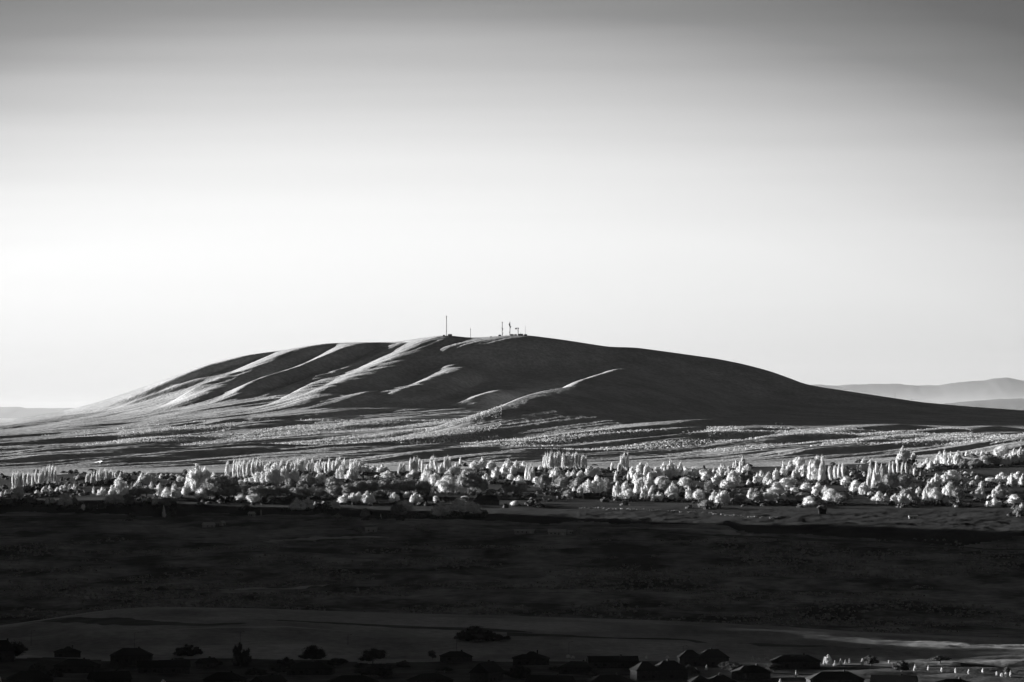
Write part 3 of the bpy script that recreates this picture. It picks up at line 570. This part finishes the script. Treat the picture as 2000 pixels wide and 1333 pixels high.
H_ = [(8, 1250, 1292, 44, 'dark house cut by the left edge of the picture', 'hip', .2), (133, 1262, 1284, 54, 'dark hipped house, upper one of two at far left', 'step', .1), (152, 1287, 1314, 84, 'low broad dark roof below the upper far left house', 'hip', -.2),
      (258, 1265, 1294, 84, 'wide hipped dark house with two glinting spots, lower left', 'hip', .05), (320, 1289, 1314, 104, 'long low dark roof below the wide hipped house', 'gable', .15), (405, 1286, 1306, 44, 'small dark gabled house left of tall dark tree', 'gable', .9),
      (608, 1293, 1318, 92, 'low roofed dark house beneath the wide round tree', 'hip', -.1), (891, 1272, 1292, 62, 'narrow hipped dark house below the field clump', 'hip', .2), (950, 1293, 1332, 78, 'large dark house at the bottom below field clump', 'gable', 1.2),
      (1037, 1272, 1299, 74, 'dark flat topped two storey house with tall windows', 'step', .02), (1128, 1291, 1316, 70, 'dark hipped house left of the long ridge roofed one', 'hip', -.3), (1196, 1281, 1303, 100, 'long ridge roofed dark house near bottom middle', 'gable', .08),
      (1287, 1290, 1326, 108, 'dark twin gabled house below the long ridge roofed one', 'double', .25), (1373, 1268, 1300, 100, 'dark house with two humped hip roofs breaking above the field', 'double', .05), (1320, 1298, 1320, 58, 'low dark roof left below the two humped house', 'hip', -.4),
      (1553, 1278, 1304, 98, 'wide low peaked dark roof left of brightest bushy tree', 'hip', -.05), (1466, 1299, 1326, 72, 'dark hipped roof between the humped and wide roofs', 'hip', .3), (60, 1310, 1342, 90, 'bottom edge dark roof, first from left', 'hip', .2),
      (215, 1312, 1342, 80, 'bottom edge dark roof, second from left', 'gable', .4), (440, 1313, 1342, 80, 'bottom edge dark roof, third from left', 'hip', -.2), (525, 1318, 1344, 70, 'bottom edge dark roof, fourth from left', 'gable', .9),
      (690, 1318, 1344, 100, 'bottom edge dark roof, fifth from left', 'hip', .1), (840, 1314, 1342, 84, 'bottom edge dark roof, sixth from left', 'hip', .5), (1075, 1318, 1344, 90, 'bottom edge dark roof, seventh from left', 'gable', -.3),
      (1190, 1317, 1344, 90, 'bottom edge dark roof, eighth from left', 'hip', .2), (1390, 1318, 1344, 90, 'bottom edge dark roof, ninth from left', 'double', .1), (1630, 1312, 1342, 110, 'bottom edge dark roof, tenth from left', 'hip', .1),
      (1745, 1318, 1344, 90, 'bottom edge dark roof, eleventh from left', 'gable', -.2), (1860, 1325, 1346, 80, 'bottom edge dark roof, rightmost of all', 'hip', .2)]
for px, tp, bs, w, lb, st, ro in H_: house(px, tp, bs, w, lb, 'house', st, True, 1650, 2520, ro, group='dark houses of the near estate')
house(725, 1031, 1040, 24, 'pale low building left of centre on the dark plain', 'building', 'flat', pale=True, d0=3200, d1=4400, name='farm_building')
house(1024, 1036, 1043, 40, 'long low grey shed left of the brighter shed', 'shed', 'flat', d0=3200, d1=4400, pale=True, name='shed', rot=.02)
house(1088, 1034, 1045, 36, 'brightest long pale shed in middle of dark plain', 'shed', 'gable', d0=3200, d1=4400, pale=True, name='shed', rot=-.05)
house(1115, 1037, 1045, 14, 'small pale shed beside the brightest long shed', 'shed', 'gable', d0=3200, d1=4400, pale=True, name='shed', rot=.3)
house(408, 1020, 1030, 24, 'pale tilted roof left of centre under the belt', 'barn', 'gable', d0=3200, d1=4500, pale=True, name='barn', rot=.5)
house(435, 1018, 1027, 12, 'small pale roof right of the tilted barn roof', 'shed', 'gable', d0=3200, d1=4500, pale=True, name='shed', rot=1.0)
house(492, 1001, 1010, 14, 'small grey hut near the white post', 'hut', 'gable', d0=3200, d1=4600, pale=True, name='hut', rot=-.6)
house(950, 968, 987, 52, 'long dark house among trees below the summit saddle', 'house', 'hip', d0=4200, d1=5300)
house(1155, 963, 975, 32, 'dark roofed house in front of large pale trees', 'house', 'gable', d0=4200, d1=5300)
house(1073, 970, 979, 26, 'small grey gabled house at the pale garden row', 'house', 'gable', d0=4200, d1=5300, pale=True)
house(1783, 1008, 1014, 18, 'small grey shed under the belt near right side', 'shed', 'flat', d0=3600, d1=4600, pale=True, name='shed')
house(1606, 994, 1005, 16, 'small dark peaked hut below the belt at right', 'hut', 'gable', d0=3600, d1=4600, name='hut')
house(1519, 826, 830, 7, 'larger white hut on the dark hillside, left of pair', 'hut', 'gable', d0=6200, d1=8000, pale=True, name='hut')
house(1529, 827, 830, 4, 'smaller white hut on the dark hillside, right of pair', 'hut', 'gable', d0=6200, d1=8000, pale=True, name='hut')

# ------------------------------------------------------------------ masts, sheds and poles
def lattice(mb, h, w0, w1, n, r):
    c = [(math.cos(a), math.sin(a)) for a in (0.5, 2.594, 4.689)]
    for i in range(n):
        z0, z1 = h * i / n, h * (i + 1) / n; a0 = w0 + (w1 - w0) * i / n; a1 = w0 + (w1 - w0) * (i + 1) / n
        for k in range(3):
            p, q = c[k], c[(k + 1) % 3]
            mb.tube((p[0] * a0, p[1] * a0, z0), (p[0] * a1, p[1] * a1, z1), r, n=5)
            mb.tube((p[0] * a0, p[1] * a0, z0), (q[0] * a1, q[1] * a1, z1), r * .6, n=4)
            mb.tube((p[0] * a1, p[1] * a1, z1), (q[0] * a1, q[1] * a1, z1), r * .6, n=4)
def dish(root, x, z, r, mat='dsteel'):
    mb = MB(); n = 14; vs = []
    for j, (rr, yy) in enumerate([(.05, .25), (.6, .12), (1, -.25), (1, -.3), (.55, .0), (.05, .1)]):
        vs += [(x + rr * r * math.cos(2 * math.pi * i / n), yy * r - .6, z + rr * r * math.sin(2 * math.pi * i / n)) for i in range(n)]
    mb.add(vs, [(j * n + i, j * n + (i + 1) % n, (j + 1) % 6 * n + (i + 1) % n, (j + 1) % 6 * n + i) for j in range(6) for i in range(n)])
    mb.tube((x, -.3, z), (0, 0, z), .12, n=5)
    return mb.build('dish', M[mat], root)
def mast(px, base, top, lb, w=1.0, dishes=(), panels=(), cap=0, name='radio_mast', tip=0, arm=None, d0=8000, r=.16):
    x, y, z = at(px, base, d0, 8460); h = (base - top) * K * y
    root = empty(name, (x, y, z - .3)); tag(root, lb, 'radio mast')
    mb = MB(); lattice(mb, h, w, w * .75, max(5, int(h / 2.6)), r); mb.build('lattice', M['dsteel'], root)
    if cap: c = MB(); c.box(-cap, cap, -.8, .8, h - .9, h + .3); c.build('platform', M['dsteel'], root)
    if tip: c = MB(); c.tube((0, 0, h), (0, 0, h + tip), .16, .08); c.build('whip_antenna', M['dsteel'], root)
    for dx, dz, rr in dishes: dish(root, dx, dz * h, rr)
    for dx, dz, ww, hh in panels:
        c = MB(); c.box(dx - ww, dx + ww, -.5, .1, dz * h - hh, dz * h + hh); c.tube((dx, 0, dz * h), (0, 0, dz * h), .1, n=5); c.build('antenna_panel', M['dsteel'], root)
    if arm: c = MB(); c.box(arm[0], arm[1], -.35, .35, h - .8, h); c.tube((arm[0] * .7, 0, h - 1), (0, 0, h * .45), .18, n=5); c.build('cross_arm', M['dsteel'], root)
    return root
mast(872, 655, 616.5, 'tallest thin mast with a small cap on left summit', 1.0, [], [(.3, .22, .5, .8)], 1.4, r=.22)
mast(919, 660, 643, 'short thin mast in the saddle between summits', .55, [], [], 1.0, tip=5, r=.15)
mast(981, 656, 629, 'straight tower with mid height dishes, left of summit cluster', .9, [(.9, .5, 1.3), (-.8, .56, 1.0), (1.4, .2, .9)], [(.6, .12, .6, 1.3), (.2, .42, .7, 1.6)], 1.5, r=.2)
mast(996, 655, 628.5, 'tower crowded with dishes near its top, middle of cluster', 1.0, [(-1.3, .82, 1.5), (1.6, .66, 1.2), (-1.0, .72, 1.2), (-1.4, .25, .9)], [(-.9, .9, .6, 1.4), (1.4, .58, .6, 1.2), (-.9, .12, .5, 1.0), (0, .76, 1.0, 2.2)], 0, tip=2.5, r=.2)
mast(1012, 654, 639, 'stubby tower with broad cross arm and hanging dish', .8, [(-5.2, .86, 1.5)], [(-3.6, .93, .8, 1.0), (.5, .9, 1.0, 1.0)], 0, arm=(-6.5, 1.6), r=.22)
mast(1017, 654, 648.5, 'tiny whip mast between cross arm tower and sheds', .3, [], [], 0, r=.1)
mast(1026, 655, 636, 'faint needle thin mast at right of the summit cluster', .25, [], [], 0, r=.08)
for px, bs, tp, w, lb in [(879, 656.5, 653, 8, 'dark equipment shed beside the tallest mast'), (867, 657, 654.5, 4, 'tiny dark shed left of the tallest mast'), (976, 657, 654, 5, 'dark shed left of the summit cluster towers'), (1000, 656, 653, 7, 'dark shed at foot of the dish crowded tower'),
                          (1007, 656, 653, 5, 'small dark shed just left of cross arm tower'), (1017, 656, 652.3, 10, 'largest domed dark shed of the summit cluster'), (1026.5, 657, 653, 6, 'boxy dark shed at right end of summit cluster'), (959, 659, 657.5, 4, 'tiny dark hut in the saddle left of cluster')]:
    x, y, z = at(px, bs, 8200, 8460); Wd = w * K * y; Hh = (bs - tp) * K * y
    root = empty('equipment_shed', (x, y, z - .6)); tag(root, lb, 'shed', 'equipment sheds on the summit')
    c = MB(); c.box(-Wd / 2, Wd / 2, -2, 2, -1, Hh * .75); c.build('wall', M['dsteel'], root)
    c = MB(); a = Wd / 2 + .2; c.add([(-a, -2.2, Hh * .75), (a, -2.2, Hh * .75), (a, 2.2, Hh * .75), (-a, 2.2, Hh * .75), (-a * .8, 0, Hh + .5), (a * .8, 0, Hh + .5)], [(0, 3, 2, 1), (0, 1, 5, 4), (2, 3, 4, 5), (1, 2, 5), (3, 0, 4)]); c.build('roof', M['dsteel'], root)
    c = MB(); c.box(-.5, .5, -2.06, -2.003, 0, min(2, Hh * .6)); c.build('door', M['steel'], root)
def pole(px, base, top, lb, name='utility_pole', cat='utility pole', d0=5600, d1=8460, r=.2, arms=True, mat='bark', lamp=False, group=None):
    x, y, z = at(px, base, d0, d1); h = (base - top) * K * y
    root = empty(name, (x, y, z - .2)); tag(root, lb, cat, group)
    c = MB(); c.tube((0, 0, -.5), (0, 0, h), r, r * .7); c.build('pole', M[mat], root)
    if arms: c = MB(); c.box(-1.3, 1.3, -.1, .1, h - 1.0, h - .8); c.box(-.9, .9, -.1, .1, h - 2.1, h - 1.9); c.build('cross_arm', M[mat], root)
    if lamp:
        c = MB(); c.tube((0, 0, h), (1.6, 0, h + .35), .07, .05, 6); c.build('arm', M[mat], root)
        c = MB(); c.box(1.4, 2.2, -.16, .16, h + .25, h + .42); c.build('lamp_head', M[mat], root)
pole(1595, 757, 751, 'short pole on right skyline nearest the hill shoulder'); pole(1748, 780, 768, 'tallest pole on the right skyline slope', r=.3); pole(1781, 785, 779, 'short pole just right of the tallest skyline pole')
pole(1986, 803, 798, 'tiny pole on the skyline at the right edge')
pole(1345, 868, 853, 'pole on bright stripes right of centre', r=.22); pole(1373, 877, 867, 'lower pole on bright stripes right of centre', r=.22); pole(1445, 885, 868, 'pole among stripes below right shoulder of hill', r=.22)
pole(744, 906, 891, 'pole on pale foot slope just right of long poplar row', r=.22); pole(751, 907, 897, 'shorter pole beside the pale foot slope pole', r=.22); pole(440, 848, 835, 'pole on shrubby slope at left', r=.22)
pole(930, 980, 961, 'pole among dark trees below the summit saddle', d0=4200, d1=5500, r=.18)
pole(510, 1007, 996, 'short thick white post on dark plain under belt', 'post', 'post', 3600, 4700, .9, False, 'pale')
for px, bs, tp, lb in [(62, 1262, 1233, 'first lamp post from left above dark houses'), (264, 1266, 1235, 'lamp post behind the wide hipped house'), (470, 1264, 1235, 'lamp post above the tall dark flat topped tree'), (680, 1260, 1241, 'lamp post above the domed dark trees, left of centre'),
                       (892, 1274, 1245, 'lamp post behind the narrow hipped house'), (1111, 1286, 1254, 'lamp post over pale shrubs at bottom middle'), (1334, 1276, 1261, 'lamp post left of the two humped house')]:
    pole(px, bs, tp, lb, 'street_lamp', 'street lamp', 1700, 2520, .11, False, 'dsteel', True, 'street lamps of the near estate')

# ------------------------------------------------------------------ pale dirt and track on the foot slope
def strip(name, pts, half, mat, lift=.12, d0=5400, d1=8000):
    P = [at(px, py, d0, d1) for px, py in pts]; P = np.array([(p[0], p[1]) for p in P]); n = 80
    t_ = np.linspace(0, len(P) - 1, n); c = np.stack([np.interp(t_, range(len(P)), P[:, 0]), np.interp(t_, range(len(P)), P[:, 1])], 1)
    d = np.gradient(c, axis=0); d /= np.linalg.norm(d, axis=1)[:, None] + 1e-9; nrm = np.stack([-d[:, 1], d[:, 0]], 1)
    hw = np.interp(t_, range(len(half)), half); hw = hw * (1 + .35 * fbm(np.arange(n) / 4, np.zeros(n), 51, 2))
    k = np.linspace(-1, 1, 9); xy = c[:, None] + nrm[:, None] * (k[None, :, None] * hw[:, None, None])
    z = ground_z(xy[..., 0], xy[..., 1]) + lift
    v = np.concatenate([xy, z[..., None]], -1).reshape(-1, 3); i = np.arange(n * 9).reshape(n, 9)
    q = np.stack([i[:-1, :-1], i[1:, :-1], i[1:, 1:], i[:-1, 1:]], -1).reshape(-1, 4)
    return tag(mesh_np(name, v, q, mat, True), kind='structure')
strip('dirt_patch', [(194, 898), (203, 899), (212, 901)], [10, 45, 8], M['dirt'])
strip('dirt_track', [(212, 901), (228, 903), (250, 905), (275, 908)], [6, 4, 3, 3], M['dirt'], .2)
strip('dirt_track', [(1075, 873), (1095, 877), (1112, 882), (1122, 889)], [4, 6, 12, 14], M['dirt'], .2)

strip('farm_track', [(60, 1216), (120, 1211), (200, 1212), (280, 1218), (400, 1221), (480, 1218)], [4, 9, 12, 13, 12, 3], M['soil'], .15, 1990, 2490)
strip('farm_track', [(540, 1212), (620, 1216), (700, 1220), (850, 1227), (960, 1232), (1040, 1236)], [3, 8, 7, 12, 14, 2], M['soil'], .15, 1990, 2490)
strip('farm_track', [(990, 1240), (1100, 1242), (1200, 1247), (1350, 1252), (1500, 1262), (1700, 1268)], [10, 6, 4, 4, 7, 2], M['soil'], .15, 1990, 2490)
strip('verge', [(330, 1231), (450, 1226), (560, 1226), (700, 1236)], [1, 4, 3, 1], M['verge'], .15, 1990, 2490)
strip('verge', [(1180, 1032), (1300, 1034), (1420, 1041), (1470, 1046)], [2, 9, 8, 2], M['verge'], .3, 2700, 4300)
strip('field_edge', [(1200, 1037), (1330, 1041), (1450, 1051), (1700, 1059), (2000, 1075), (2100, 1080)], [3, 8, 9, 9, 10, 10], M['soil'], .45, 2700, 4300)
strip('verge', [(380, 1152), (450, 1154), (560, 1151), (640, 1143)], [3, 7, 7, 3], M['verge'], .3, 2700, 4300)
strip('verge', [(520, 1060), (640, 1052), (760, 1050)], [4, 14, 4], M['verge'], .3, 2700, 4300)
strip('field_edge', [(-50, 1012), (150, 1010), (300, 1014), (420, 1012)], [20, 16, 12, 4], M['soil'], .3, 2700, 4400)

# ------------------------------------------------------------------ uncountable low growth
def scatter(name, xy, hgt, wid, mat, seed, per=9, label=None, cat=None, leaf=.22):
    rg = np.random.default_rng(seed); n = len(xy); z = ground_z(xy[:, 0], xy[:, 1])
    h_ = hgt * (.5 + rg.random(n)); w_ = wid * (.6 + .8 * rg.random(n))
    d = rg.normal(0, 1, (n, per, 3)); d /= np.linalg.norm(d, axis=2)[..., None]; d[..., 2] = np.abs(d[..., 2])
    P = np.stack([xy[:, 0, None] + d[..., 0] * w_[:, None] * .5, xy[:, 1, None] + d[..., 1] * w_[:, None] * .5, z[:, None] + (.05 + .8 * d[..., 2] ** 1.2) * h_[:, None]], -1)
    nn = d * np.array([1, 1, .6]); nn /= np.linalg.norm(nn, axis=2)[..., None]
    nn = nn.reshape(-1, 3) + rg.normal(0, .25, (n * per, 3)); nn /= np.linalg.norm(nn, axis=1)[:, None]
    a = np.cross(nn, [0, 0, 1]); a /= np.linalg.norm(a, axis=1)[:, None] + 1e-9; b = np.cross(nn, a)
    sw = np.repeat(w_, per)[:, None] * leaf * 1.6; sh = np.repeat(h_, per)[:, None] * leaf * 1.4; P = P.reshape(-1, 3)
    v = np.stack([P - a * sw - b * sh, P + a * sw - b * sh, P + a * sw * .7 + b * sh, P - a * sw * .7 + b * sh], 1).reshape(-1, 3)
    o = mesh_np(name, v, np.arange(len(v)).reshape(-1, 4), mat); return tag(o, label, cat, None, 'stuff')
rg = np.random.default_rng(77)
def region_pts(n, px0, px1, d0, d1, seed, thr=-.05, sx=70, sy=200):
    r_ = np.random.default_rng(seed); y = r_.uniform(d0, d1, n); px = r_.uniform(px0, px1, n); x = (px - 1000) * K * y
    tt = -x * .75 + y * .66; ss = x * .66 + y * .75
    ed = np.minimum(np.minimum(px - px0, px1 - px) / 110, np.minimum(y - d0, d1 - y) / 140)
    k = fbm(tt / sx, ss / sy, seed + 1, 3) > thr + 1.1 * np.clip(1 - ed, 0, 1) * r_.random(n)
    return np.stack([x[k], y[k]], 1)
sage = np.concatenate([region_pts(70000, 230, 980, 6400, 7180, 61, -.12), region_pts(42000, 1380, 1900, 5950, 6700, 62, -.05), region_pts(12000, 900, 1500, 5900, 6650, 63, .1), region_pts(9000, 60, 400, 6500, 7100, 64, .1),
                       region_pts(9000, 1850, 2050, 5850, 6500, 65, 0)])
scatter('sagebrush', sage, 1.7, 1.35, M['shrub'], 66, 4, 'speckled pale sagebrush covering the lower hill slopes', 'sagebrush', .3)
th = []
for t_ in TREES:
    o = t_[0]; n = 5
    r_ = np.random.default_rng(int(t_[1] * 7)); ww = t_[3] * K * o.location.y
    th.append(np.stack([o.location.x + r_.normal(ww * .1, ww * .55, n), o.location.y + r_.normal(10, 22, n)], 1))
th.append(region_pts(900, -60, 2060, 4420, 5560, 67, .0, 60, 120))
scatter('undergrowth', np.concatenate(th), 4.6, 8.0, M['under'], 68, 40, 'low dark undergrowth filling gaps between the belt trees', 'undergrowth', .1)
tuft = []
for px in np.arange(1130, 1520, 2.2):
    y0 = np.interp(px, [1130, 1240, 1370, 1460, 1520], [993, 996, 1003, 1010, 1014]); 
    if rg.random() < .5: x, y, z = at(px + rg.normal(0, 1), y0 + rg.normal(0, .6), 3700, 4600); tuft.append((x, y))
scatter('dry_weeds', np.array(tuft), 1.1, 2.2, M['leaf2'], 69, 7, 'sparse dotted line of pale weeds along the dark field edge', 'weeds')
sc = region_pts(16000, -60, 2060, 2620, 3850, 71, -.02, 60, 90)
scatter('scrub', sc, 1.7, 2.8, M['leaf2'], 72, 6, 'low scrub dotted over the dark shaded plain', 'scrub')

# ------------------------------------------------------------------ haze
hz = MB(); hz.box(-60000, 60000, -400, 95000, -200, 1400)
hm = bpy.data.materials.new('haze'); hm.use_nodes = True; t = hm.node_tree; t.nodes.clear()
pv = t.nodes.new('ShaderNodeVolumePrincipled'); pv.inputs['Color'].default_value = (.95, .95, .95, 1); pv.inputs['Density'].default_value = 1.1e-6
out = t.nodes.new('ShaderNodeOutputMaterial'); t.links.new(pv.outputs[0], out.inputs['Volume'])
ho = hz.build('haze', hm); tag(ho, 'thin pale haze over the whole valley', 'haze', None, 'stuff')

# low mist lying on the far plain beyond the hill
for top, y0, den in ((1100, 13000, 2.6e-6), (230, 14000, 8e-6)):
    b = MB(); b.box(-59000, 59000, y0, 94000, -199, top)
    mm = bpy.data.materials.new('mist'); mm.use_nodes = True; t = mm.node_tree; t.nodes.clear()
    pv = t.nodes.new('ShaderNodeVolumePrincipled'); pv.inputs['Color'].default_value = (.95, .95, .95, 1); pv.inputs['Density'].default_value = den
    out = t.nodes.new('ShaderNodeOutputMaterial'); t.links.new(pv.outputs[0], out.inputs['Volume'])
    tag(b.build('mist', mm), 'pale mist over the far plain at the foot of the mountains', 'mist', 'mist over the far plain', 'stuff')
